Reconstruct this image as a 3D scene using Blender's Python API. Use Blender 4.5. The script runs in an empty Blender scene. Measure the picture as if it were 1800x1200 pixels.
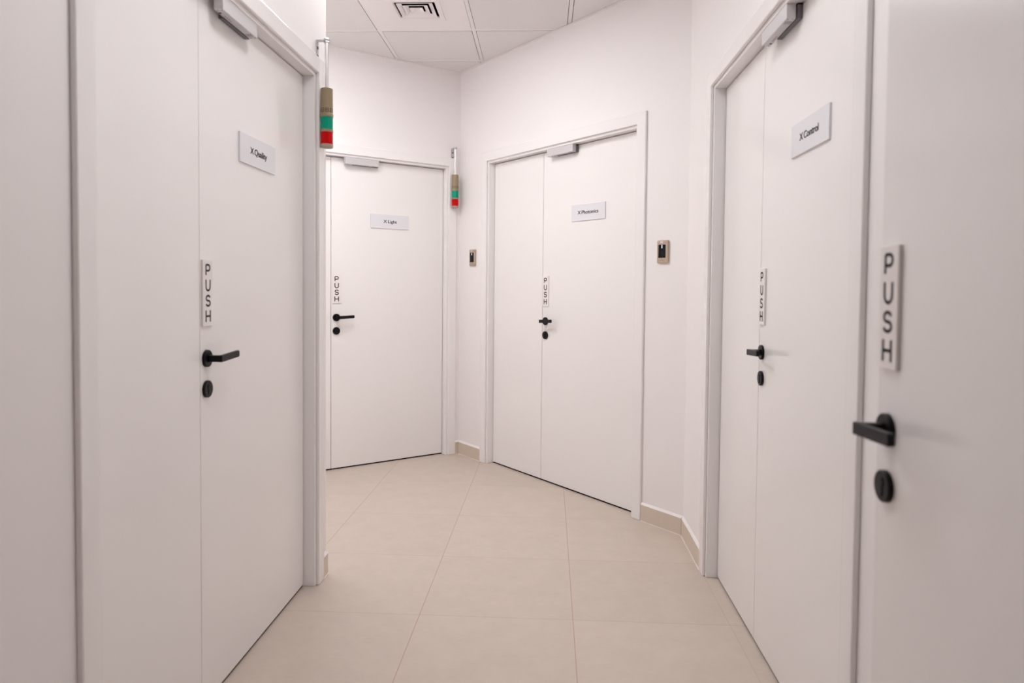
import bpy, bmesh, math
from math import sin, cos, pi, radians
from mathutils import Vector, Matrix

# ------------------------------------------------------------------ camera, world, exposure
S = bpy.context.scene
C = S.collection
F_PX, PITCH, ROLL, CAM_H, SHIFT_PX = 1232.5, 0.0338, -0.0091, 1.2894, -55.0
cam_d = bpy.data.cameras.new('camera')
cam_d.sensor_fit = 'HORIZONTAL'
cam_d.sensor_width = 36.0
cam_d.lens = 36.0 * F_PX / 1800.0
cam_d.shift_y = SHIFT_PX / 1800.0
cam_d.clip_start = 0.05
cam_d.dof.use_dof = True
cam_d.dof.focus_distance = 4.3
cam_d.dof.aperture_fstop = 3.2
cam = bpy.data.objects.new('camera', cam_d)
C.objects.link(cam)
_f = Vector((0, cos(PITCH), -sin(PITCH)))
_r = Vector((1, 0, 0))
_d = Vector((0, -sin(PITCH), -cos(PITCH)))
_rr = _r * cos(ROLL) + _d * sin(ROLL)
_dd = -_r * sin(ROLL) + _d * cos(ROLL)
M = Matrix.Identity(4)
for i in range(3):
    M[i][0], M[i][1], M[i][2] = _rr[i], -_dd[i], -_f[i]
M[2][3] = CAM_H
cam.matrix_world = M
S.camera = cam

world = bpy.data.worlds.new('world')
S.world = world
world.use_nodes = True
world.node_tree.nodes['Background'].inputs[0].default_value = (0.02, 0.02, 0.02, 1)
world.node_tree.nodes['Background'].inputs[1].default_value = 0.3

S.view_settings.view_transform = 'Standard'
S.view_settings.look = 'None'
S.view_settings.gamma = 1.0
S.view_settings.use_curve_mapping = False
S.view_settings.exposure = 0.0
LAMP = 13.8          # emission of the ceiling panels
S.cycles.max_bounces = 24
S.cycles.diffuse_bounces = 16

# ------------------------------------------------------------------ materials
def mat(name, col, rough=0.5, metal=0.0, spec=0.5, noise=0.0, nscale=6.0, bump=0.0, bscale=300.0,
        emit=None, estr=0.0, coat=0.0):
    m = bpy.data.materials.new(name)
    m.use_nodes = True
    nt = m.node_tree
    b = nt.nodes['Principled BSDF']
    b.inputs['Base Color'].default_value = (*col, 1)
    b.inputs['Roughness'].default_value = rough
    b.inputs['Metallic'].default_value = metal
    b.inputs['Specular IOR Level'].default_value = spec
    if coat:
        b.inputs['Coat Weight'].default_value = coat
        b.inputs['Coat Roughness'].default_value = 0.08
    if emit:
        b.inputs['Emission Color'].default_value = (*emit, 1)
        b.inputs['Emission Strength'].default_value = estr
    if noise or bump:
        tc = nt.nodes.new('ShaderNodeTexCoord')
    if noise:
        n = nt.nodes.new('ShaderNodeTexNoise')
        n.inputs['Scale'].default_value = nscale
        n.inputs['Detail'].default_value = 5
        nt.links.new(tc.outputs['Object'], n.inputs['Vector'])
        mx = nt.nodes.new('ShaderNodeMix')
        mx.data_type = 'RGBA'
        mx.inputs['A'].default_value = (*[c * (1 - noise) for c in col], 1)
        mx.inputs['B'].default_value = (*[min(1, c * (1 + noise)) for c in col], 1)
        nt.links.new(n.outputs['Fac'], mx.inputs['Factor'])
        nt.links.new(mx.outputs['Result'], b.inputs['Base Color'])
    if bump:
        n2 = nt.nodes.new('ShaderNodeTexNoise')
        n2.inputs['Scale'].default_value = bscale
        nt.links.new(tc.outputs['Object'], n2.inputs['Vector'])
        bp = nt.nodes.new('ShaderNodeBump')
        bp.inputs['Strength'].default_value = bump
        bp.inputs['Distance'].default_value = 0.002
        nt.links.new(n2.outputs['Fac'], bp.inputs['Height'])
        nt.links.new(bp.outputs['Normal'], b.inputs['Normal'])
    return m

WALL = mat('wall_paint', (0.85, 0.828, 0.83), 0.62, spec=0.3, noise=0.008, nscale=3, bump=0.05, bscale=220)
DOOR = mat('door_lacquer', (0.85, 0.833, 0.83), 0.16, spec=0.45, noise=0.006, nscale=2)
TRIM = mat('frame_lacquer', (0.85, 0.833, 0.834), 0.18, spec=0.45)
CEIL = mat('ceiling_tile', (0.76, 0.745, 0.748), 0.9, spec=0.1, noise=0.02, nscale=60, bump=0.12, bscale=500)
GRID = mat('ceiling_grid_metal', (0.82, 0.795, 0.80), 0.5, spec=0.3)
VENTM = mat('vent_enamel', (0.84, 0.80, 0.81), 0.45, spec=0.3)
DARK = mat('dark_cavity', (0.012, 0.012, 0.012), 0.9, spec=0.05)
CAULK = mat('white_caulk', (0.86, 0.83, 0.83), 0.5, spec=0.3)
BLACK = mat('black_hardware', (0.005, 0.004, 0.006), 0.4, spec=0.2)
INK = mat('black_ink', (0.006, 0.005, 0.010), 0.5, spec=0.2)
PLATE = mat('sign_acrylic', (0.74, 0.742, 0.785), 0.18, spec=0.5)
PUSHM = mat('push_sign_plastic', (0.83, 0.795, 0.785), 0.35, spec=0.4)
ALU = mat('lock_aluminium', (0.62, 0.60, 0.615), 0.42, metal=0.25, spec=0.5)
STEEL = mat('armature_steel', (0.16, 0.145, 0.16), 0.4, metal=0.6)
LABELM = mat('grey_print', (0.33, 0.30, 0.31), 0.6)
REDINK = mat('screw_rust', (0.22, 0.10, 0.11), 0.5)
ZINC = mat('zinc_plate', (0.55, 0.56, 0.57), 0.3, metal=0.85, noise=0.15, nscale=90)
SCREWM = mat('screw_steel', (0.16, 0.155, 0.15), 0.4, metal=0.7)
POLEM = mat('pole_aluminium', (0.86, 0.85, 0.86), 0.22, metal=0.55)
KHAKI = mat('khaki_plastic', (0.315, 0.245, 0.15), 0.42, spec=0.4)
KHAKIP = mat('khaki_print', (0.075, 0.05, 0.03), 0.5)
CAPM = mat('cap_plastic', (0.40, 0.325, 0.25), 0.5, spec=0.4)
GREEN = mat('green_lens', (0.0, 0.31, 0.19), 0.22, spec=0.22)
RED = mat('red_lens', (0.56, 0.001, 0.002), 0.22, spec=0.15)
BRONZE = mat('reader_bronze', (0.47, 0.365, 0.275), 0.42, metal=0.35, noise=0.12, nscale=160)
GLASSB = mat('reader_glass', (0.002, 0.002, 0.003), 0.12, spec=0.18)
BLUEL = mat('reader_lamp', (0.55, 0.65, 0.75), 0.4, emit=(0.62, 0.8, 1.0), estr=0.8)
WLAB = mat('white_label', (0.82, 0.82, 0.82), 0.5)
PANEL = mat('light_panel', (0.9, 0.9, 0.9), 0.5, emit=(1.0, 0.995, 0.995), estr=LAMP)
STOPSHADE = mat('stop_gap_shade', (0.06, 0.04, 0.042), 0.8, spec=0.1)  # dark brown on the stops paints the shade in the leaf's edge gap
SHADOWGAP = mat('meeting_gap_shade', (0.42, 0.37, 0.38), 0.8, spec=0.1)  # grey of the strip paints the shade between the two leaves

def floor_mat():
    m = bpy.data.materials.new('beige_floor_tile')
    m.use_nodes = True
    nt = m.node_tree
    b = nt.nodes['Principled BSDF']
    L = nt.links.new
    tc = nt.nodes.new('ShaderNodeTexCoord')
    sx = nt.nodes.new('ShaderNodeSeparateXYZ')
    L(tc.outputs['Object'], sx.inputs[0])
    def math_(op, a, bb=None, v=None):
        n = nt.nodes.new('ShaderNodeMath')
        n.operation = op
        for k, x in enumerate((a, bb)):
            if x is None:
                continue
            if isinstance(x, (int, float)):
                n.inputs[k].default_value = x
            else:
                L(x, n.inputs[k])
        return n.outputs[0]
    def joint(axis, width):
        u = math_('DIVIDE', axis, 0.6)
        fr = math_('FRACT', u)
        d = math_('SUBTRACT', fr, 0.5)
        d = math_('ABSOLUTE', d)
        d = math_('SUBTRACT', 0.5, d)
        return math_('LESS_THAN', d, width / 0.6), math_('FLOOR', u)
    jx, ix = joint(sx.outputs[0], 0.0013)      # running away from the camera: browner, clearer
    jy, iy = joint(sx.outputs[1], 0.0010)
    cell = nt.nodes.new('ShaderNodeCombineXYZ')
    L(ix, cell.inputs[0]); L(iy, cell.inputs[1])
    wn = nt.nodes.new('ShaderNodeTexWhiteNoise')
    L(cell.outputs[0], wn.inputs['Vector'])
    n1 = nt.nodes.new('ShaderNodeTexNoise'); n1.inputs['Scale'].default_value = 9; n1.inputs['Detail'].default_value = 8
    n1.inputs['Roughness'].default_value = 0.65
    L(tc.outputs['Object'], n1.inputs['Vector'])
    mp = nt.nodes.new('ShaderNodeMapping'); mp.inputs['Scale'].default_value = (30, 170, 1)
    L(tc.outputs['Object'], mp.inputs['Vector'])
    n2 = nt.nodes.new('ShaderNodeTexNoise'); n2.inputs['Scale'].default_value = 1; n2.inputs['Detail'].default_value = 4
    L(mp.outputs[0], n2.inputs['Vector'])
    f = math_('ADD', math_('MULTIPLY', n1.outputs['Fac'], 0.55), math_('MULTIPLY', n2.outputs['Fac'], 0.35))
    f = math_('ADD', f, math_('MULTIPLY', wn.outputs['Value'], 0.10))
    ramp = nt.nodes.new('ShaderNodeValToRGB')
    ramp.color_ramp.elements[0].position = 0.3
    ramp.color_ramp.elements[0].color = (0.548, 0.472, 0.408, 1)
    ramp.color_ramp.elements[1].position = 0.7
    ramp.color_ramp.elements[1].color = (0.632, 0.550, 0.478, 1)
    L(f, ramp.inputs[0])
    def mix(fac, a, col):
        mx = nt.nodes.new('ShaderNodeMix'); mx.data_type = 'RGBA'
        L(fac, mx.inputs['Factor']); L(a, mx.inputs['A'])
        mx.inputs['B'].default_value = (*col, 1)
        return mx.outputs['Result']
    c = mix(jy, ramp.outputs['Color'], (0.42, 0.33, 0.26))
    worn = math_('ADD', math_('MULTIPLY', math_('LESS_THAN', sx.outputs[0], 1.5), 0.65), 0.35)   # one joint is cleaner
    jx = math_('MULTIPLY', jx, worn)
    c = mix(jx, c, (0.40, 0.255, 0.155))
    L(c, b.inputs['Base Color'])
    b.inputs['Roughness'].default_value = 0.32
    b.inputs['Specular IOR Level'].default_value = 0.4
    return m
FLOOR = floor_mat()
BASE = mat('skirting_tile', (0.65, 0.565, 0.475), 0.45, spec=0.35, noise=0.05, nscale=40)

# ------------------------------------------------------------------ helpers
def link(name, bm, m, parent=None, smooth=False, bevel=0.0, seg=2):
    me = bpy.data.meshes.new(name)
    bmesh.ops.recalc_face_normals(bm, faces=bm.faces)
    bm.to_mesh(me)
    bm.free()
    for mm in (m if isinstance(m, (list, tuple)) else [m]):
        me.materials.append(mm)
    o = bpy.data.objects.new(name, me)
    C.objects.link(o)
    if parent:
        o.parent = parent
    if smooth:
        for p in me.polygons:
            p.use_smooth = True
        me.set_sharp_from_angle(angle=radians(35))
    if bevel:
        md = o.modifiers.new('bevel', 'BEVEL')
        md.width = bevel
        md.segments = seg
        md.limit_method = 'ANGLE'
        md.angle_limit = radians(40)
    return o

def box(bm, x0, x1, y0, y1, z0, z1, mi=0):
    v = [bm.verts.new(p) for p in ((x0, y0, z0), (x1, y0, z0), (x1, y1, z0), (x0, y1, z0),
                                   (x0, y0, z1), (x1, y0, z1), (x1, y1, z1), (x0, y1, z1))]
    for f in ((0, 3, 2, 1), (4, 5, 6, 7), (0, 1, 5, 4), (1, 2, 6, 5), (2, 3, 7, 6), (3, 0, 4, 7)):
        bm.faces.new([v[i] for i in f]).material_index = mi

def prism(bm, poly, z0, z1, mi=0):
    a = [bm.verts.new((p[0], p[1], z0)) for p in poly]
    b = [bm.verts.new((p[0], p[1], z1)) for p in poly]
    n = len(poly)
    bm.faces.new(a[::-1]).material_index = mi
    bm.faces.new(b).material_index = mi
    for i in range(n):
        bm.faces.new((a[i], a[(i + 1) % n], b[(i + 1) % n], b[i])).material_index = mi

def lathe(bm, prof, cx=0, cy=0, cz=0, n=40, axis='z', rib=0.0, nrib=0):
    """prof: list of (radius, height); axis z, or y (height runs towards -y: out of a door)."""
    rings = []
    for r, h in prof:
        ring = []
        for k in range(n):
            a = 2 * pi * k / n
            rad = r + (rib * cos(nrib * a) if rib else 0)
            if axis == 'z':
                p = (cx + rad * cos(a), cy + rad * sin(a), cz + h)
            else:
                p = (cx + rad * cos(a), cy - h, cz + rad * sin(a))
            ring.append(bm.verts.new(p))
        rings.append(ring)
    for a, b in zip(rings, rings[1:]):
        for k in range(n):
            bm.faces.new((a[k], a[(k + 1) % n], b[(k + 1) % n], b[k]))
    bm.faces.new(rings[0][::-1])
    bm.faces.new(rings[-1])

def tube(bm, pts, r, n=16):
    """round tube along pts"""
    rings = []
    pts = [Vector(p) for p in pts]
    up = Vector((0.01, 0.02, 1))
    for i, p in enumerate(pts):
        t = (pts[min(i + 1, len(pts) - 1)] - pts[max(i - 1, 0)]).normalized()
        u = t.cross(up)
        if u.length < 1e-3:
            u = t.cross(Vector((1, 0, 0)))
        u.normalize()
        w = t.cross(u)
        rings.append([bm.verts.new(p + (u * cos(2 * pi * k / n) + w * sin(2 * pi * k / n)) * r) for k in range(n)])
    for a, b in zip(rings, rings[1:]):
        for k in range(n):
            bm.faces.new((a[k], a[(k + 1) % n], b[(k + 1) % n], b[k]))
    bm.faces.new(rings[0][::-1]); bm.faces.new(rings[-1])

def tag(o, label, cat, group=None, kind=None):
    o['label'] = label
    o['category'] = cat
    if group:
        o['group'] = group
    if kind:
        o['kind'] = kind
    return o

def empty(name, loc=(0, 0, 0), rz=0.0):
    o = bpy.data.objects.new(name, None)
    o.empty_display_size = 0.1
    C.objects.link(o)
    o.location = loc
    o.rotation_euler = (0, 0, rz)
    return o

class Wall:
    """door-plane frame: x to the viewer's right along the wall, y into the wall, z up"""
    def __init__(self, O, r):
        self.O = Vector((O[0], O[1]))
        self.r = Vector(r).normalized()
        self.y = Vector((-self.r.y, self.r.x))
        self.rz = math.atan2(self.r.y, self.r.x)
    def P(self, x, y):
        q = self.O + self.r * x + self.y * y
        return (q.x, q.y)
    def at(self, x, y, z):
        q = self.P(x, y)
        return (q[0], q[1], z)

REV, PROUD, CASW, MARG = 0.05, 0.0145, 0.065, 0.015
LEAF_T, LEAF_B, LEAF_H = 0.042, 0.009, 2.168
CD = (0.053, 0.9986)
QUAL = Wall((-0.882, 2.955), CD)
LIGHT = Wall((-1.252, 4.848), (0.723, 0.504))
PHOT = Wall((-0.130, 5.094), (0.818, -1.103))
CTRL = Wall((0.925, 3.089), (-CD[0], -CD[1]))
NEAR = Wall((0.615, 1.170), (-CD[0], -CD[1]))

# ------------------------------------------------------------------ room outline (wall faces)
def isect(p, d, q, e):
    p, d, q, e = map(Vector, (p, d, q, e))
    det = d.x * (-e.y) + e.x * d.y
    w = q - p
    t = (w.x * (-e.y) + e.x * w.y) / det
    s = p + d * t
    return (s.x, s.y)

CEIL_H = 2.9046
WTOP = 3.05
cd = Vector(CD)
nR = Vector((cd.y, -cd.x))            # to the right of the corridor
QF = QUAL.P(0, -REV); LF = LIGHT.P(0, -REV); PF = PHOT.P(0, -REV); CF = CTRL.P(0, -REV)
A = isect(QF, cd, (0, -3.0), (1, 0))
D = QUAL.P(0.150, -REV)
E = Vector(D) - nR * 1.15
Fp = isect(LF, LIGHT.r, E, cd)
G = isect(LF, LIGHT.r, PF, PHOT.r)
H = isect(PF, PHOT.r, CF, cd)
K = isect(CF, cd, (0, -3.0), (1, 0))
room = [Vector(p) for p in (A, D, E, Fp, G, H, K)]       # clockwise seen from above
names = ['wall_left', 'wall_recess_front', 'wall_recess_left', 'wall_back_left', 'wall_back_right', 'wall_right', 'wall_rear']
thick = [0.12, 0.085, 0.12, 0.12, 0.12, 0.12, 0.12]
N = len(room)
outer = []
for i in range(N):                                                    # mitred outer outline
    p0, p1, p2 = room[i - 1], room[i], room[(i + 1) % N]
    d0, d1 = (p1 - p0).normalized(), (p2 - p1).normalized()
    n0, n1 = Vector((-d0.y, d0.x)), Vector((-d1.y, d1.x))             # outward for a clockwise outline
    outer.append(Vector(isect(p0 + n0 * thick[i - 1], d0, p1 + n1 * thick[i], d1)))

# openings: wall index -> (Wall frame, x0, x1)
DOORS = {
    'quality': dict(w=QUAL, x0=-1.418, x1=0.0, gap=-0.873, h=2.157),
    'light': dict(w=LIGHT, x0=-0.56, x1=0.878, gap=0.0, h=2.168),
    'photonics': dict(w=PHOT, x0=0.0, x1=1.425, gap=0.556, h=2.168),
    'control': dict(w=CTRL, x0=0.010, x1=1.438, gap=0.560, h=2.155),
    'near': dict(w=NEAR, x0=0.0, x1=0.875, gap=None, h=2.168),
}
cuts = {0: 'quality', 3: 'light', 4: 'photonics', 5: 'control'}
WLAB_ = {
    'wall_left': 'white wall holding the X Quality door, running along the left edge',
    'wall_recess_front': 'white wall turning left behind the X Quality door corner',
    'wall_recess_left': 'white side wall of the recess left of the X Light door',
    'wall_back_left': 'white wall above and around the X Light door',
    'wall_back_right': 'white wall above and around the X Photonics door',
    'wall_right': 'white wall above and around the X Control door',
    'wall_rear': 'plain wall closing the corridor behind the viewer',
}
for i in range(N):
    a, b = room[i], room[(i + 1) % N]
    oa, ob = outer[i], outer[(i + 1) % N]
    bm = bmesh.new()
    if i in cuts:
        dd = DOORS[cuts[i]]
        w = dd['w']
        j = 0.034
        xs = sorted((dd['x0'] - j, dd['x1'] + j))
        fy = -REV
        pts = [Vector(w.P(x, fy)) for x in xs]
        d = (b - a).normalized()
        pts.sort(key=lambda p: (p - a).dot(d))
        n_out = Vector((-d.y, d.x)) * thick[i]
        prism(bm, [a, pts[0], pts[0] + n_out, oa], 0, WTOP)
        prism(bm, [pts[1], b, ob, pts[1] + n_out], 0, WTOP)
        hh = dd['h'] + 0.034
        prism(bm, [pts[0], pts[1], pts[1] + n_out, pts[0] + n_out], hh, WTOP)
    else:
        prism(bm, [a, b, ob, oa], 0, WTOP)
    o = link(names[i], bm, WALL)
    tag(o, WLAB_[names[i]], 'wall', kind='structure')

bm = bmesh.new()
sx0 = DOORS['near']['x1'] + 0.104
pw = Vector(NEAR.P(sx0, -0.004)); pk = isect(CF, cd, pw, nR); d_ = cd * 0.10
prism(bm, [pw, pk, Vector(pk) - d_, pw - d_], 0, CEIL_H - 0.003)
o = link('wall_right_stub', bm, WALL)
tag(o, 'short stub of wall carrying the nearest open door, behind the right edge', 'wall', kind='structure')

# floor, its grid laid along the tile joints
bm = bmesh.new()
box(bm, -3.0, 3.2, -9.0, 2.2, -0.06, 0.0)
fl = link('floor', bm, FLOOR)
fl.location = (-0.8237, 5.1365, 0)
fl.rotation_euler = (0, 0, -0.0531)
tag(fl, 'beige square floor tiles with thin brown joints', 'floor', kind='structure')

# ------------------------------------------------------------------ ceiling: tiles clipped to the room, in a metal grid
CO, CA = Vector((-0.857, 4.514)), -0.044
cu, cv = Vector((cos(CA), sin(CA))), Vector((-sin(CA), cos(CA)))
def clip(poly, n, c):
    out = []
    for k in range(len(poly)):
        p, q = poly[k], poly[(k + 1) % len(poly)]
        dp, dq = p.dot(n) - c, q.dot(n) - c
        if dp <= 0:
            out.append(p)
        if (dp < 0 < dq) or (dq < 0 < dp):
            out.append(p + (q - p) * (dp / (dp - dq)))
    return out
def clip_rect(poly, u0, u1, v0, v1):
    ou, ov = CO.dot(cu), CO.dot(cv)
    for n, c in ((cu, ou + u1), (-cu, -ou - u0), (cv, ov + v1), (-cv, -ov - v0)):
        if len(poly) < 3:
            return []
        poly = clip(poly, n, c)
    res = []
    for p in poly:
        if not res or (p - res[-1]).length > 1e-4:
            res.append(p)
    if len(res) > 1 and (res[0] - res[-1]).length < 1e-4:
        res.pop()
    return res
def area(poly):
    return abs(sum(poly[k - 1].x * poly[k].y - poly[k].x * poly[k - 1].y for k in range(len(poly)))) / 2
inner = [p.copy() for p in room]
BAR, GAPW = 0.0115, 0.0035
lamp_cells = [(0, -2), (-1, -2), (1, -5)]
vent_cell = (0, -1)
bm = bmesh.new()
bg = bmesh.new()
for iu in range(-5, 6):
    for iv in range(-14, 4):
        skip = (iu, iv) in lamp_cells or (iu, iv) == vent_cell
        g = BAR + GAPW
        if not skip:
            poly = clip_rect(inner, iu * .6 + g, (iu + 1) * .6 - g, iv * .6 + g, (iv + 1) * .6 - g)
            if len(poly) > 2 and area(poly) > 2e-4:
                prism(bm, poly[::-1], CEIL_H - 0.002, CEIL_H + 0.014)
        for rect in ((iu * .6 - BAR, iu * .6 + BAR, iv * .6 + BAR, (iv + 1) * .6 - BAR),
                     (iu * .6 - BAR, (iu + 1) * .6 - BAR, iv * .6 - BAR, iv * .6 + BAR)):
            poly = clip_rect(inner, *rect)
            if len(poly) > 2 and area(poly) > 1e-5:
                prism(bg, poly[::-1], CEIL_H, CEIL_H + 0.004)
ce = link('ceiling', bm, CEIL)
tag(ce, 'pale grey square ceiling tiles above the corridor', 'ceiling', kind='structure')
cg = link('ceiling_grid', bg, GRID, ce)
cg['label'] = 'white metal bars between the tiles'
bm = bmesh.new()
prism(bm, [p for p in outer][::-1], CEIL_H + 0.10, CEIL_H + 0.14)
cs = link('ceiling_slab', bm, DARK)
tag(cs, 'dark slab above the ceiling tiles', 'ceiling', kind='structure')

# wall angle trim along the visible ceiling edges
for k, (ia, lab) in enumerate(((3, 'X Light'), (4, 'X Photonics'), (5, 'X Control'))):
    a, b = room[ia], room[(ia + 1) % N]
    d = (b - a).normalized()
    n_in = -Vector((-d.y, d.x)) * 0.018
    bm = bmesh.new()
    sa, sb = (0.0 if ia == 3 else 0.019), (0.0 if ia == 5 else 0.019)
    prism(bm, [a + d * 0.0, a + d * sa + n_in, b - d * sb + n_in, b], CEIL_H - 0.006, CEIL_H - 0.003)
    o = link('trim_%d' % (k + 1), bm, GRID)
    tag(o, 'thin white edge strip where the ceiling meets the %s wall' % lab, 'trim', kind='structure')

# ceiling light panels
lamp_labels = ['square light panel in front of the ceiling vent, nearer the viewer',
               'square light panel above the recess left of the ceiling vent',
               'square light panel over the corridor between the X Quality and X Control doors']
for (iu, iv), lab in zip(lamp_cells, lamp_labels):
    c = CO + cu * (iu + .5) * .6 + cv * (iv + .5) * .6
    t = empty('ceiling_light', (c.x, c.y, CEIL_H), CA)
    tag(t, lab, 'light', 'ceiling light panels')
    h = .3 - BAR - 0.002
    bm = bmesh.new()
    for q in ((-h, h, -h, -h + .014), (-h, h, h - .014, h), (-h, -h + .014, -h + .014, h - .014), (h - .014, h, -h + .014, h - .014)):
        box(bm, *q, -0.004, 0.02)
    link('frame', bm, GRID, t)
    bm = bmesh.new()
    box(bm, -h + .0145, h - .0145, -h + .0145, h - .0145, 0.0, 0.012)
    link('diffuser', bm, PANEL, t)

# ------------------------------------------------------------------ ceiling vent
c = CO + cu * 0.3 + cv * -0.3
t = empty('ceiling_vent', (c.x, c.y, CEIL_H), CA)
tag(t, 'square white air vent with stepped louvres in the ceiling', 'vent')
h = .3 - BAR - 0.001
def sq_ring(bm, prof, mi=0):
    """square loft: prof is a list of (half-size, z)"""
    rings = [[bm.verts.new((sx * s, sy * s, z)) for sx, sy in ((-1, -1), (1, -1), (1, 1), (-1, 1))] for s, z in prof]
    for a, b in zip(rings, rings[1:]):
        for k in range(4):
            bm.faces.new((a[k], a[(k + 1) % 4], b[(k + 1) % 4], b[k])).material_index = mi
    return rings
VY = -0.036                              # the diffuser sits a little towards the viewer in its panel
bm = bmesh.new()
sq_ring(bm, [(h, 0.006), (h, -0.003), (0.150, -0.003)])
sq_ring(bm, [(0.150, -0.003), (0.147, -0.008), (0.124, -0.008), (0.117, -0.001), (0.117, 0.007)])
bmesh.ops.translate(bm, verts=[v for v in bm.verts if max(abs(v.co.x), abs(v.co.y)) < 0.16], vec=(0, VY, 0))
bmesh.ops.remove_doubles(bm, verts=bm.verts, dist=1e-5)
link('face_plate', bm, VENTM, t)
bm = bmesh.new()
r_ = sq_ring(bm, [(0.118, 0.004), (0.118, 0.085)])
bm.faces.new(r_[-1])
bmesh.ops.translate(bm, verts=bm.verts, vec=(0, VY, 0))
link('duct', bm, DARK, t)  # shade inside the deep duct painted as near-black walls
for so, si in ((0.103, 0.078), (0.070, 0.045), (0.037, 0.014)):
    bm = bmesh.new()
    th = 0.0014
    sq_ring(bm, [(so + th, -0.004), (si + th, 0.0075), (si, 0.0065), (so - 0.001, -0.0065), (so + th, -0.0065), (so + th, -0.004)])
    bmesh.ops.translate(bm, verts=bm.verts, vec=(0, VY, 0))
    bmesh.ops.remove_doubles(bm, verts=bm.verts, dist=1e-5)
    link('louvre', bm, VENTM, t)
bm = bmesh.new()
box(bm, -.0142, .0142, VY - .0142, VY + .0142, 0.006, 0.0072)
link('centre_plate', bm, VENTM, t)

# ------------------------------------------------------------------ skirting
def skirting(name, w, x0, x1, y, label, ends=(0, 0), m0=0.0, m1=0.0):
    """tile skirting on wall face y of frame w; m0/m1 shift the front edge at corners"""
    t = empty(name, w.at(x0, y, 0), w.rz)
    tag(t, label, 'baseboard', kind='structure')
    L_ = x1 - x0
    T, Hh = 0.011, 0.090
    bm = bmesh.new()
    prism(bm, [(0, 0), (m0, -T), (L_ + m1, -T), (L_, 0)], 0.0, Hh)
    link('skirting_tile', bm, BASE, t, bevel=0.0008, seg=1)
    bm = bmesh.new()
    lo = [(0, 0), (m0, -T), (L_ + m1, -T), (L_, 0)]
    hi = [(0, 0), (m0 * .15, -T * .15), (L_ + m1 * .15, -T * .15), (L_, 0)]
    va = [bm.verts.new((p[0], p[1], Hh)) for p in lo]
    vb = [bm.verts.new((p[0], p[1], Hh + 0.011)) for p in hi]
    bm.faces.new(va[::-1]); 
    for k in range(4):
        bm.faces.new((va[k], va[(k + 1) % 4], vb[(k + 1) % 4], vb[k]))
    bm.faces.new(vb)
    bmesh.ops.remove_doubles(bm, verts=bm.verts, dist=1e-5)
    cb = link('caulk_bead', bm, CAULK, t)
    cb['label'] = 'white bead along the top edge'
    bm = bmesh.new()
    prism(bm, [(m0, -T), (m0, -T - 0.003), (L_ + m1, -T - 0.003), (L_ + m1, -T)], 0.0, 0.0015)
    link('grout_line', bm, CAULK, t)

cas = 0.004 + MARG + CASW
gx = (Vector(G) - Vector(LF)).dot(LIGHT.r)
gp = (Vector(G) - Vector(PF)).dot(PHOT.r)
hp = (Vector(H) - Vector(PF)).dot(PHOT.r)
hc = (Vector(H) - Vector(CF)).dot(CTRL.r)
dx = 0.150
skirting('baseboard_left', QUAL, cas + 0.001, dx, -REV, 'beige skirting stub at the corner beside the X Quality door')
skirting('baseboard_back_left', LIGHT, 0.878 + cas + .001, gx, -REV, 'sliver of beige skirting beside the X Light door frame', m1=-0.011)
skirting('baseboard_back', PHOT, gp, -cas - .001, -REV, 'beige skirting between the X Light and X Photonics doors', m0=0.011)
skirting('baseboard_back_right', PHOT, 1.425 + cas + .001, hp, -REV, 'beige skirting right of the X Photonics door', m1=-0.0067)
skirting('baseboard_right', CTRL, hc, 0.010 - cas - .001, -REV, 'beige skirting between the right corner and the X Control door', m0=0.0067)

# ------------------------------------------------------------------ doors
def lever_parts(leaf, hx, hz=1.063, kz=0.970):
    bm = bmesh.new()
    lathe(bm, [(0.026, 0.0), (0.026, 0.0075), (0.0245, 0.009)], hx, 0, hz, 40, 'y')
    link('handle_rose', bm, BLACK, leaf, smooth=True)
    bm = bmesh.new()                                   # neck and lever: one bent flat bar
    tilt = 0.045
    hh, tt = 0.0105, 0.0055
    # neck
    box(bm, hx - 0.0085, hx + 0.0085, -0.050, -0.0085, hz - hh * .95, hz + hh * .95)
    # arm with a rounded end, rising slightly
    x0, x1 = hx - 0.0085, hx + 0.114
    out = [(x0, -hh), (x1 - 0.006, -hh)]
    for k in range(0, 9):
        a = -pi / 2 + pi * k / 8
        out.append((x1 - 0.006 + 0.006 * cos(a), (hh - 0.006) * (1 if a > 0 else -1) + 0.006 * sin(a)))
    out += [(x1 - 0.006, hh), (x0, hh)]
    pts = []
    for x, z in out:
        if not pts or (abs(pts[-1][0] - x) + abs(pts[-1][1] - z)) > 1e-5:
            pts.append((x, z))
    fa = [bm.verts.new((x, -0.0535, hz + z + (x - x0) * tilt)) for x, z in pts]
    fb = [bm.verts.new((x, -0.0535 + 2 * tt, hz + z + (x - x0) * tilt)) for x, z in pts]
    n = len(pts)
    bm.faces.new(fa); bm.faces.new(fb[::-1])
    for k in range(n):
        bm.faces.new((fa[k], fb[k], fb[(k + 1) % n], fa[(k + 1) % n]))
    link('lever_handle', bm, BLACK, leaf, bevel=0.0022, seg=3)
    bm = bmesh.new()
    lathe(bm, [(0.026, 0.0), (0.026, 0.0075), (0.0245, 0.009)], hx, 0, kz, 40, 'y')
    # keyhole cylinder face
    lathe(bm, [(0.0085, 0.009), (0.0085, 0.0105)], hx, 0, kz + 0.006, 24, 'y')
    box(bm, hx - 0.0048, hx + 0.0048, -0.0105, -0.009, kz - 0.016, kz + 0.002)
    box(bm, hx - 0.0012, hx + 0.0012, -0.0108, -0.0105, kz + 0.001, kz + 0.011)
    link('keyhole_cover', bm, BLACK, leaf, smooth=True)

def leaf_box(x0, x1, z1):
    bm = bmesh.new()
    box(bm, x0, x1, 0, LEAF_T, LEAF_B, z1)
    return bm

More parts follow.
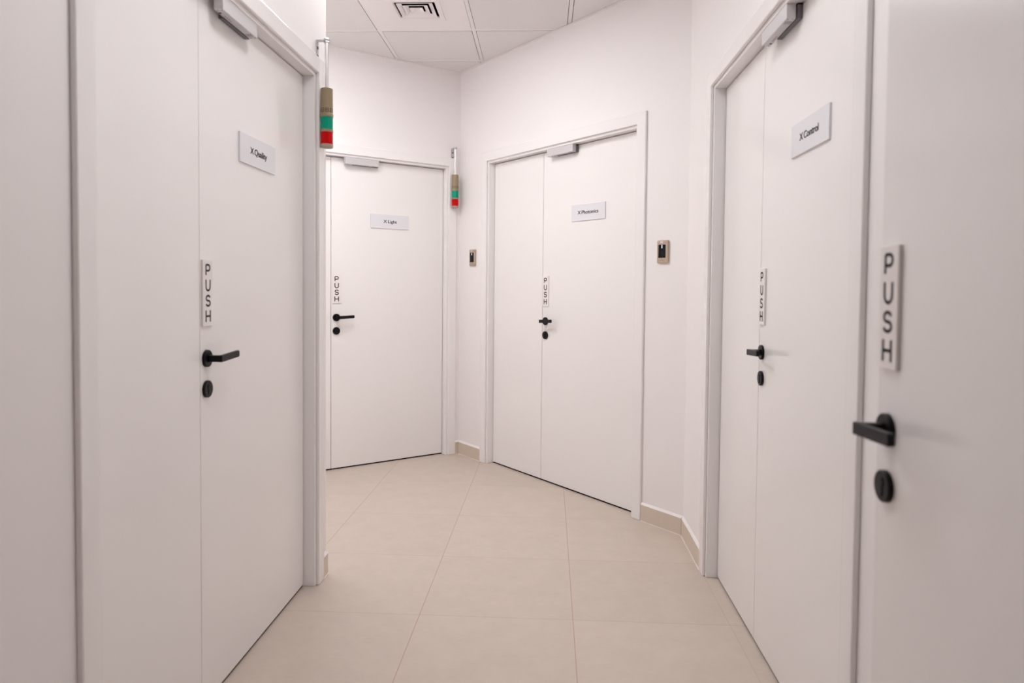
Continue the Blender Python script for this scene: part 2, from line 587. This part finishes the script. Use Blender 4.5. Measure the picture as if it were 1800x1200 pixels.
def make_door(n, key, label, near=False):
    dd = DOORS[key]
    w, x0, x1, gap, LH = dd['w'], dd['x0'], dd['x1'], dd['gap'], dd['h']
    t = empty('door_%d' % n, w.at(0, 0, 0), w.rz)
    tag(t, label, 'door', 'white interior doors', kind='structure')
    g = 0.004
    if not near:
        # jamb lining: flush with the wall face, closing the opening
        bm = bmesh.new()
        j = 0.030
        box(bm, x0 - g - j, x0 - g, -REV, 0.069, 0, LH + g + j)
        box(bm, x1 + g, x1 + g + j, -REV, 0.069, 0, LH + g + j)
        box(bm, x0 - g, x1 + g, -REV, 0.069, LH + g, LH + g + j)
        link('door_jamb', bm, TRIM, t, bevel=0.0025)
        # stops behind the leaf
        bm = bmesh.new()
        box(bm, x0 - g, x0 + .014, LEAF_T + .003, 0.069, 0, LH + g)
        box(bm, x1 - .014, x1 + g, LEAF_T + .003, 0.069, 0, LH + g)
        box(bm, x0 + .014, x1 - .014, LEAF_T + .003, 0.069, LH - .014, LH + g)
        link('door_stop', bm, STOPSHADE, t)
        # architrave
        bm = bmesh.new()
        a0, a1, zt = x0 - g - MARG, x1 + g + MARG, LH + g + MARG
        yf, yb = -REV - PROUD, -REV
        pr = [(a0 - CASW, 0), (a0, 0), (a0, zt), (a1, zt), (a1, 0), (a1 + CASW, 0), (a1 + CASW, zt + CASW), (a0 - CASW, zt + CASW)]
        fa = [bm.verts.new((x, yf, z)) for x, z in pr]
        fb = [bm.verts.new((x, yb, z)) for x, z in pr]
        for q in ((0, 1, 2, 7), (2, 3, 6, 7), (3, 4, 5, 6)):
            bm.faces.new([fa[k] for k in q]); bm.faces.new([fb[k] for k in q[::-1]])
        for k in range(8):
            bm.faces.new((fa[k], fb[k], fb[(k + 1) % 8], fa[(k + 1) % 8]))
        link('architrave', bm, TRIM, t, bevel=0.004, seg=3)
        # near-black sheet added to paint the shade in the gap below the leaf
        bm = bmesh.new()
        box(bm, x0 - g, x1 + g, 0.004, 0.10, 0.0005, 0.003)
        link('under_leaf_shade', bm, DARK, t)
        if key == 'quality':
            gl = gap
            minor, main = (x0, gl - .0011), (gl + .0011, x1)
        else:
            minor, main = (x0, gap - .002), (gap + .002, x1)
        mo = link('minor_leaf', leaf_box(*minor, LH), DOOR, t, bevel=0.0012)
        bm = bmesh.new()
        box(bm, minor[1] + .0002, main[0] - .0002, 0.006, LEAF_T, LEAF_B, LH - .002)
        link('meeting_strip', bm, SHADOWGAP, mo)
        lf = link('main_leaf', leaf_box(*main, LH), DOOR, t, bevel=0.0012)
        lever_parts(lf, gap + 0.037)
    else:
        # standing open: only the hinge jamb of its frame is near, behind the picture's edge
        bm = bmesh.new()
        box(bm, x1 + .004, x1 + .104, -0.004, 0.034, 0, LH + .04)
        link('hinge_jamb', bm, TRIM, t, bevel=0.002)
        lf = link('main_leaf', leaf_box(x0, x1, LH), DOOR, t, bevel=0.0015)
        lever_parts(lf, 0.037)
    return t

make_door(1, 'quality', 'white double door with X Quality sign on the left wall')
make_door(2, 'light', 'white door with X Light sign facing at the back left')
make_door(3, 'photonics', 'white double door with X Photonics sign at the back right')
make_door(4, 'control', 'white double door with X Control sign on the right wall')
make_door(5, 'near', 'nearest white door leaf, standing open at the right edge of the picture', near=True)

# ------------------------------------------------------------------ signs
def text_mesh(body, size, y, bold=0.0):
    cu_ = bpy.data.curves.new('lettering', 'FONT')
    cu_.body = body
    cu_.size = size
    cu_.align_x = 'CENTER'
    cu_.align_y = 'CENTER'
    cu_.extrude = 0.0004
    cu_.offset = bold
    cu_.space_character = 0.98
    cu_.space_word = 0.75
    o = bpy.data.objects.new('lettering', cu_)
    C.objects.link(o)
    dg = bpy.context.evaluated_depsgraph_get()
    me = bpy.data.meshes.new_from_object(o.evaluated_get(dg))
    bpy.data.objects.remove(o)
    bpy.data.curves.remove(cu_)
    for v in me.vertices:
        v.co = Vector((v.co.x, y - v.co.z, v.co.y))
    return me

def name_sign(w, x0, text, label, width_target):
    W, Hh, T = 0.300, 0.100, 0.006
    t = empty('door_sign', w.at(x0 + W / 2, 0, 1.748), w.rz)
    tag(t, label, 'sign', 'name plates on the doors')
    bm = bmesh.new()
    box(bm, -W / 2, W / 2, -T, -0.0002, -Hh / 2, Hh / 2)
    link('plate', bm, PLATE, t, bevel=0.0008)
    me = text_mesh(text, 0.0305, -T - 0.0003, 0.0004)
    xs = [v.co.x for v in me.vertices]
    zs = [v.co.z for v in me.vertices]
    sc = width_target / (max(xs) - min(xs))
    mx = (max(xs) + min(xs)) / 2
    for v in me.vertices:
        v.co.x = (v.co.x - mx) * sc
    me.materials.clear()
    me.materials.append(INK)
    o = bpy.data.objects.new('lettering', me)
    C.objects.link(o)
    o.parent = t
    o['label'] = 'black lettering ' + text

name_sign(QUAL, -0.609, 'X Quality', 'white plate lettered X Quality on the left door', 0.140)
name_sign(LIGHT, 0.290, 'X Light', 'white plate lettered X Light on the back left door', 0.106)
name_sign(PHOT, 0.843, 'X Photonics', 'white plate lettered X Photonics on the back right door', 0.186)
name_sign(CTRL, 0.869, 'X Control', 'white plate lettered X Control on the right door', 0.150)

def ribbon(bm, pts, wd, y0, y1):
    """flat stroke of width wd along 2D points (x, z), square ends, mitred joints"""
    P = [Vector(p) for p in pts]
    L_, R_ = [], []
    for k, p in enumerate(P):
        a = (P[k] - P[k - 1]).normalized() if k > 0 else None
        b = (P[k + 1] - P[k]).normalized() if k < len(P) - 1 else None
        if a is None: a = b
        if b is None: b = a
        na, nb = Vector((-a.y, a.x)), Vector((-b.y, b.x))
        m = (na + nb).normalized()
        m = m * (wd / 2 / max(0.35, m.dot(na)))
        L_.append(p + m); R_.append(p - m)
    def ring(q, y): return [bm.verts.new((v.x, y, v.y)) for v in q]
    la, lb, ra, rb = ring(L_, y0), ring(L_, y1), ring(R_, y0), ring(R_, y1)
    for k in range(len(P) - 1):
        bm.faces.new((la[k], la[k + 1], ra[k + 1], ra[k]))
        bm.faces.new((lb[k], rb[k], rb[k + 1], lb[k + 1]))
        bm.faces.new((la[k], lb[k], lb[k + 1], la[k + 1]))
        bm.faces.new((ra[k], ra[k + 1], rb[k + 1], rb[k]))
    bm.faces.new((la[0], ra[0], rb[0], lb[0])); bm.faces.new((la[-1], lb[-1], rb[-1], ra[-1]))

def arc(cx, cz, rx, rz_, a0, a1, n=12):
    return [(cx + rx * cos(radians(a0 + (a1 - a0) * k / n)), cz + rz_ * sin(radians(a0 + (a1 - a0) * k / n))) for k in range(n + 1)]

def letter_strokes(ch):
    w, h = 0.0142, 0.0155        # half width, half height
    if ch == 'P':
        r = 0.0088
        return [[(-w + .002, -h), (-w + .002, h - .0002)] , [(-w + .002, h)] + [(0.002, h)] + arc(0.002, h - r, 0.0095, r, 90, -90)[1:] + [(-w + .002, h - 2 * r)]]
    if ch == 'U':
        r = 0.0126
        return [[(-r, h + .002), (-r, -h + r)] + arc(0, -h + r, r, r, 180, 360)[1:] + [(r, h + .002)]]
    if ch == 'S':
        rt, rb = 0.0078, 0.0080
        return [arc(0, h - rt, 0.0118, rt, 15, 180)[:] + arc(0, h - rt, 0.0118, rt, 180, 255, 5)[1:] +
                arc(0, -h + rb, 0.0126, rb, 75, 0, 5) + arc(0, -h + rb, 0.0126, rb, 0, -165)[1:]]
    if ch == 'H':
        return [[(-w + .001, -h - .002), (-w + .001, h + .002)], [(w - .001, -h - .002), (w - .001, h + .002)], [(-w + .001, 0), (w - .001, 0)]]

def make_push():
    W, Hh, T = 0.060, 0.200, 0.0065
    t = empty('push_sign')
    bm = bmesh.new()
    box(bm, -W / 2, W / 2, -T, -0.0002, -Hh / 2, Hh / 2)
    link('plate', bm, PUSHM, t, bevel=0.001)
    for k, ch in enumerate('PUSH'):
        bm = bmesh.new()
        for s in letter_strokes(ch):
            q = [(x, z + 0.0697 - 0.0464 * k) for x, z in s]
            ribbon(bm, q, 0.0056, -T - 0.0007, -T - 0.0001)
        link('letter', bm, INK, t)
    return t
push0 = make_push()
def dup(root):
    r = root.copy()
    C.objects.link(r)
    for ch in list(root.children):
        c = ch.copy()
        C.objects.link(c)
        c.parent = r
        for gch in ch.children:
            d2 = gch.copy()
            C.objects.link(d2)
            d2.parent = c
    return r
push_spots = [
    (QUAL, -0.873 + 0.038, 'white PUSH sign above the handle of the X Quality door'),
    (LIGHT, 0.038, 'white PUSH sign above the handle of the X Light door'),
    (PHOT, 0.556 + 0.038, 'white PUSH sign above the handle of the X Photonics door'),
    (CTRL, 0.560 + 0.038, 'white PUSH sign above the handle of the X Control door'),
    (NEAR, 0.040, 'largest white PUSH sign, on the nearest door at the right edge'),
]
for k, (w, x, lab) in enumerate(push_spots):
    o = push0 if k == 0 else dup(push0)
    o.location = w.at(x, 0, 1.261)
    o.rotation_euler = (0, 0, w.rz)
    tag(o, lab, 'sign', 'vertical PUSH signs')

# ------------------------------------------------------------------ magnetic locks
def make_lock():
    """x from the left end of the body, z = 0 at the underside of the frame head"""
    t = empty('magnetic_lock')
    L_ = 0.250
    zt, zb = 0.0, -0.046
    bm = bmesh.new()
    box(bm, 0.0, L_, -0.0475, -0.019, zb, zt)
    b = link('lock_body', bm, ALU, t, bevel=0.0012)
    for x in (0.006, 0.244):
        for y in (-0.0415, -0.0275):
            bm = bmesh.new()
            lathe_down(bm, x, y, zb, 0.0022)
            link('screw', bm, REDINK, b)
    bm = bmesh.new()
    lathe_down(bm, 0.028, -0.0255, zb, 0.0042)
    link('cable_hole', bm, DARK, b)
    bm = bmesh.new()
    for k in range(5):
        box(bm, 0.205, 0.230, -0.043 + k * .0042, -0.043 + k * .0042 + .0028, zb - .0003, zb + .0001)
    link('printed_label', bm, LABELM, b)
    bm = bmesh.new()
    for k in range(4):
        box(bm, 0.052 + k * .013, 0.060 + k * .013, -0.030, -0.025, zb - .0003, zb + .0001)
    link('printed_mark', bm, LABELM, b)
    bm = bmesh.new()
    box(bm, 0.068, 0.256, -0.0165, -0.0008, zb - 0.001, zt - 0.005)
    a = link('armature_plate', bm, STEEL, t, bevel=0.001)
    a['label'] = 'dark steel plate on the door leaf'
    bm = bmesh.new()
    box(bm, 0.225, 0.255, -0.0160, -0.0008, zt - 0.0048, zt - 0.0003)
    link('rubber_pad', bm, DARK, t)
    return t
def lathe_down(bm, x, y, z, r, n=14):
    top = [bm.verts.new((x + r * cos(2 * pi * k / n), y + r * sin(2 * pi * k / n), z + .0003)) for k in range(n)]
    bot = [bm.verts.new((x + r * cos(2 * pi * k / n), y + r * sin(2 * pi * k / n), z - .0006)) for k in range(n)]
    for k in range(n):
        bm.faces.new((top[k], top[(k + 1) % n], bot[(k + 1) % n], bot[k]))
    bm.faces.new(top); bm.faces.new(bot[::-1])
lock0 = make_lock()
lock_spots = [
    (QUAL, -0.815, 'silver magnetic lock at the top of the X Quality door'),
    (LIGHT, 0.083, 'silver magnetic lock at the top of the X Light door'),
    (PHOT, 0.643, 'silver magnetic lock at the top of the X Photonics door'),
    (CTRL, 0.676, 'silver magnetic lock at the top of the X Control door'),
]
for k, (w, x, lab) in enumerate(lock_spots):
    hgt = [d_['h'] for d_ in DOORS.values() if d_['w'] is w][0]
    o = lock0 if k == 0 else dup(lock0)
    o.location = w.at(x, 0, hgt + 0.0035)
    o.rotation_euler = (0, 0, w.rz)
    tag(o, lab, 'lock', 'magnetic door locks')

# ------------------------------------------------------------------ signal tower lights
def make_tower():
    """origin on the wall face at the bracket top; x right, -y out of the wall"""
    t = empty('signal_tower_light')
    br = 0.042
    bm = bmesh.new()
    box(bm, -0.0125, 0.0125, -0.003, -0.0002, -0.078, 0.0)
    box(bm, -0.0125, 0.0125, -br - 0.013, -0.003, -0.003, 0.0)
    b = link('bracket', bm, ZINC, t, bevel=0.0006)
    for z in (-0.030, -0.065):
        bm = bmesh.new()
        lathe(bm, [(0.0068, 0.0032), (0.0068, 0.0048), (0.0045, 0.0062)], 0, 0, z, 20, 'y')
        s = link('screw', bm, SCREWM, b, smooth=True)
    bm = bmesh.new()
    lathe(bm, [(0.0125, -0.0105), (0.0135, -0.0095), (0.0135, -0.0035)], 0, -br, 0, 6)
    lathe(bm, [(0.0120, 0.0003), (0.0135, 0.0012), (0.0135, 0.0065), (0.0095, 0.0095)], 0, -br, 0, 6)
    link('lock_nut', bm, ZINC, t, smooth=True)
    bm = bmesh.new()
    lathe(bm, [(0.0082, -0.203), (0.0082, -0.010)], 0, -br, 0, 28)
    link('pole', bm, POLEM, t, smooth=True)
    R = 0.0255
    z0 = -0.203
    bm = bmesh.new()
    lathe(bm, [(R * .90, z0 + .002), (R * .97, z0), (R, z0 - 0.085), (R, z0 - 0.103), (R * 1.06, z0 - 0.105), (R * 1.06, z0 - 0.117), (R, z0 - .118)][::-1], 0, -br, 0, 48)
    hs = link('housing', bm, KHAKI, t, smooth=True)
    # printed pictogram squares round the housing
    bm = bmesh.new()
    def patch(a0, a1, za, zb):
        rr = R * 1.004
        n = max(2, int(abs(a1 - a0) / 6))
        vs = []
        for k in range(n + 1):
            a = radians(a0 + (a1 - a0) * k / n)
            vs.append([bm.verts.new((q * sin(a), -br - q * cos(a), z)) for q, z in ((rr, za), (rr, zb), (R * .96, zb), (R * .96, za))])
        for p, q in zip(vs, vs[1:]):
            for i in range(4):
                bm.faces.new((p[i], p[(i + 1) % 4], q[(i + 1) % 4], q[i]))
        bm.faces.new(vs[0]); bm.faces.new(vs[-1][::-1])
    for c0 in range(-160, 181, 45):
        za, zb = z0 - 0.083, z0 - 0.099
        patch(c0 - 17, c0 + 17, za, za - .0026)
        patch(c0 - 17, c0 + 17, zb + .0026, zb)
        patch(c0 - 17, c0 - 11, za - .0026, zb + .0026)
        patch(c0 + 11, c0 + 17, za - .0026, zb + .0026)
        patch(c0 - 7, c0 + 5, za - .0062, zb + .0062)
    link('printed_symbols', bm, KHAKIP, hs)
    zg = z0 - 0.118
    bm = bmesh.new()
    lathe(bm, [(R * .985, zg), (R * .985, zg - 0.052)][::-1], 0, -br, 0, 96, rib=0.00025, nrib=24)
    g = link('green_lens', bm, GREEN, t, smooth=True)
    g['label'] = 'green lens'
    bm = bmesh.new()
    lathe(bm, [(R, zg - .052), (R * 1.05, zg - .053), (R * 1.05, zg - .062), (R, zg - .063)][::-1], 0, -br, 0, 48)
    link('joint_ring', bm, KHAKI, t, smooth=True)
    zr = zg - 0.063
    bm = bmesh.new()
    lathe(bm, [(R * .985, zr), (R * .985, zr - 0.050)][::-1], 0, -br, 0, 96, rib=0.00025, nrib=24)
    g = link('red_lens', bm, RED, t, smooth=True)
    g['label'] = 'red lens'
    bm = bmesh.new()
    lathe(bm, [(R, zr - .050), (R * 1.04, zr - .051), (R * 1.03, zr - .062), (R * .96, zr - .064), (R * .80, zr - .065)][::-1], 0, -br, 0, 48)
    link('end_cap', bm, CAPM, t, smooth=True)
    return t
tw0 = make_tower()
for k, (w, x, z, lab) in enumerate(((QUAL, 0.032, 2.315, 'larger hanging green and red signal light at the X Quality door corner'),
                                    (LIGHT, 0.930, 2.324, 'smaller hanging green and red signal light beside the X Light door'))):
    o = tw0 if k == 0 else dup(tw0)
    o.location = w.at(x, -REV, z)
    o.rotation_euler = (0, 0, w.rz)
    tag(o, lab, 'signal light', 'signal tower lights')

# ------------------------------------------------------------------ access readers
def make_reader():
    t = empty('access_reader')
    W, Hh, T = 0.076, 0.121, 0.012
    bm = bmesh.new()
    n = 6
    r = 0.007
    pts = []
    for cx_, cz_, a0 in ((W / 2 - r, Hh / 2 - r, 0), (-W / 2 + r, Hh / 2 - r, 90), (-W / 2 + r, -Hh / 2 + r, 180), (W / 2 - r, -Hh / 2 + r, 270)):
        for k in range(n + 1):
            a = radians(a0 + 90 * k / n)
            pts.append((cx_ + r * cos(a), cz_ + r * sin(a)))
    fa = [bm.verts.new((x, -T, z)) for x, z in pts]
    fb = [bm.verts.new((x, -0.0003, z)) for x, z in pts]
    m = len(pts)
    bm.faces.new(fa); bm.faces.new(fb[::-1])
    for k in range(m):
        bm.faces.new((fa[k], fb[k], fb[(k + 1) % m], fa[(k + 1) % m]))
    b = link('reader_body', bm, BRONZE, t, bevel=0.002, seg=2)
    bm = bmesh.new()
    box(bm, -0.027, 0.022, -T - 0.0006, -T + 0.001, -0.033, 0.037)
    s = link('reader_screen', bm, GLASSB, t)
    bm = bmesh.new()
    box(bm, -0.0055, 0.0000, -T - 0.0010, -T - 0.0004, 0.018, 0.035)
    link('status_lamp', bm, BLUEL, s)
    bm = bmesh.new()
    box(bm, -0.0125, 0.0035, -T - 0.0008, -T + 0.0005, 0.045, 0.055)
    l = link('white_sticker', bm, WLAB, t)
    bm = bmesh.new()
    box(bm, -0.0055, 0.0010, -T - 0.0010, -T - 0.0004, 0.0475, 0.0525)
    link('printed_mark', bm, LABELM, l)
    bm = bmesh.new()
    q = [(-0.013 + 0.0062 * k, -0.0470 + 0.0022 * sin(k * 1.05)) for k in range(5)]
    ribbon(bm, q, 0.0026, -T - 0.0006, -T + 0.0004)
    link('embossed_mark', bm, KHAKI, b)
    return t
rd0 = make_reader()
for k, (x, z, lab) in enumerate(((-0.202, 1.500, 'smaller bronze access reader left of the X Photonics door'),
                                 (1.640, 1.482, 'larger bronze access reader right of the X Photonics door'))):
    o = rd0 if k == 0 else dup(rd0)
    o.location = PHOT.at(x, -REV, z)
    o.rotation_euler = (0, 0, PHOT.rz)
    tag(o, lab, 'access reader', 'bronze access readers')
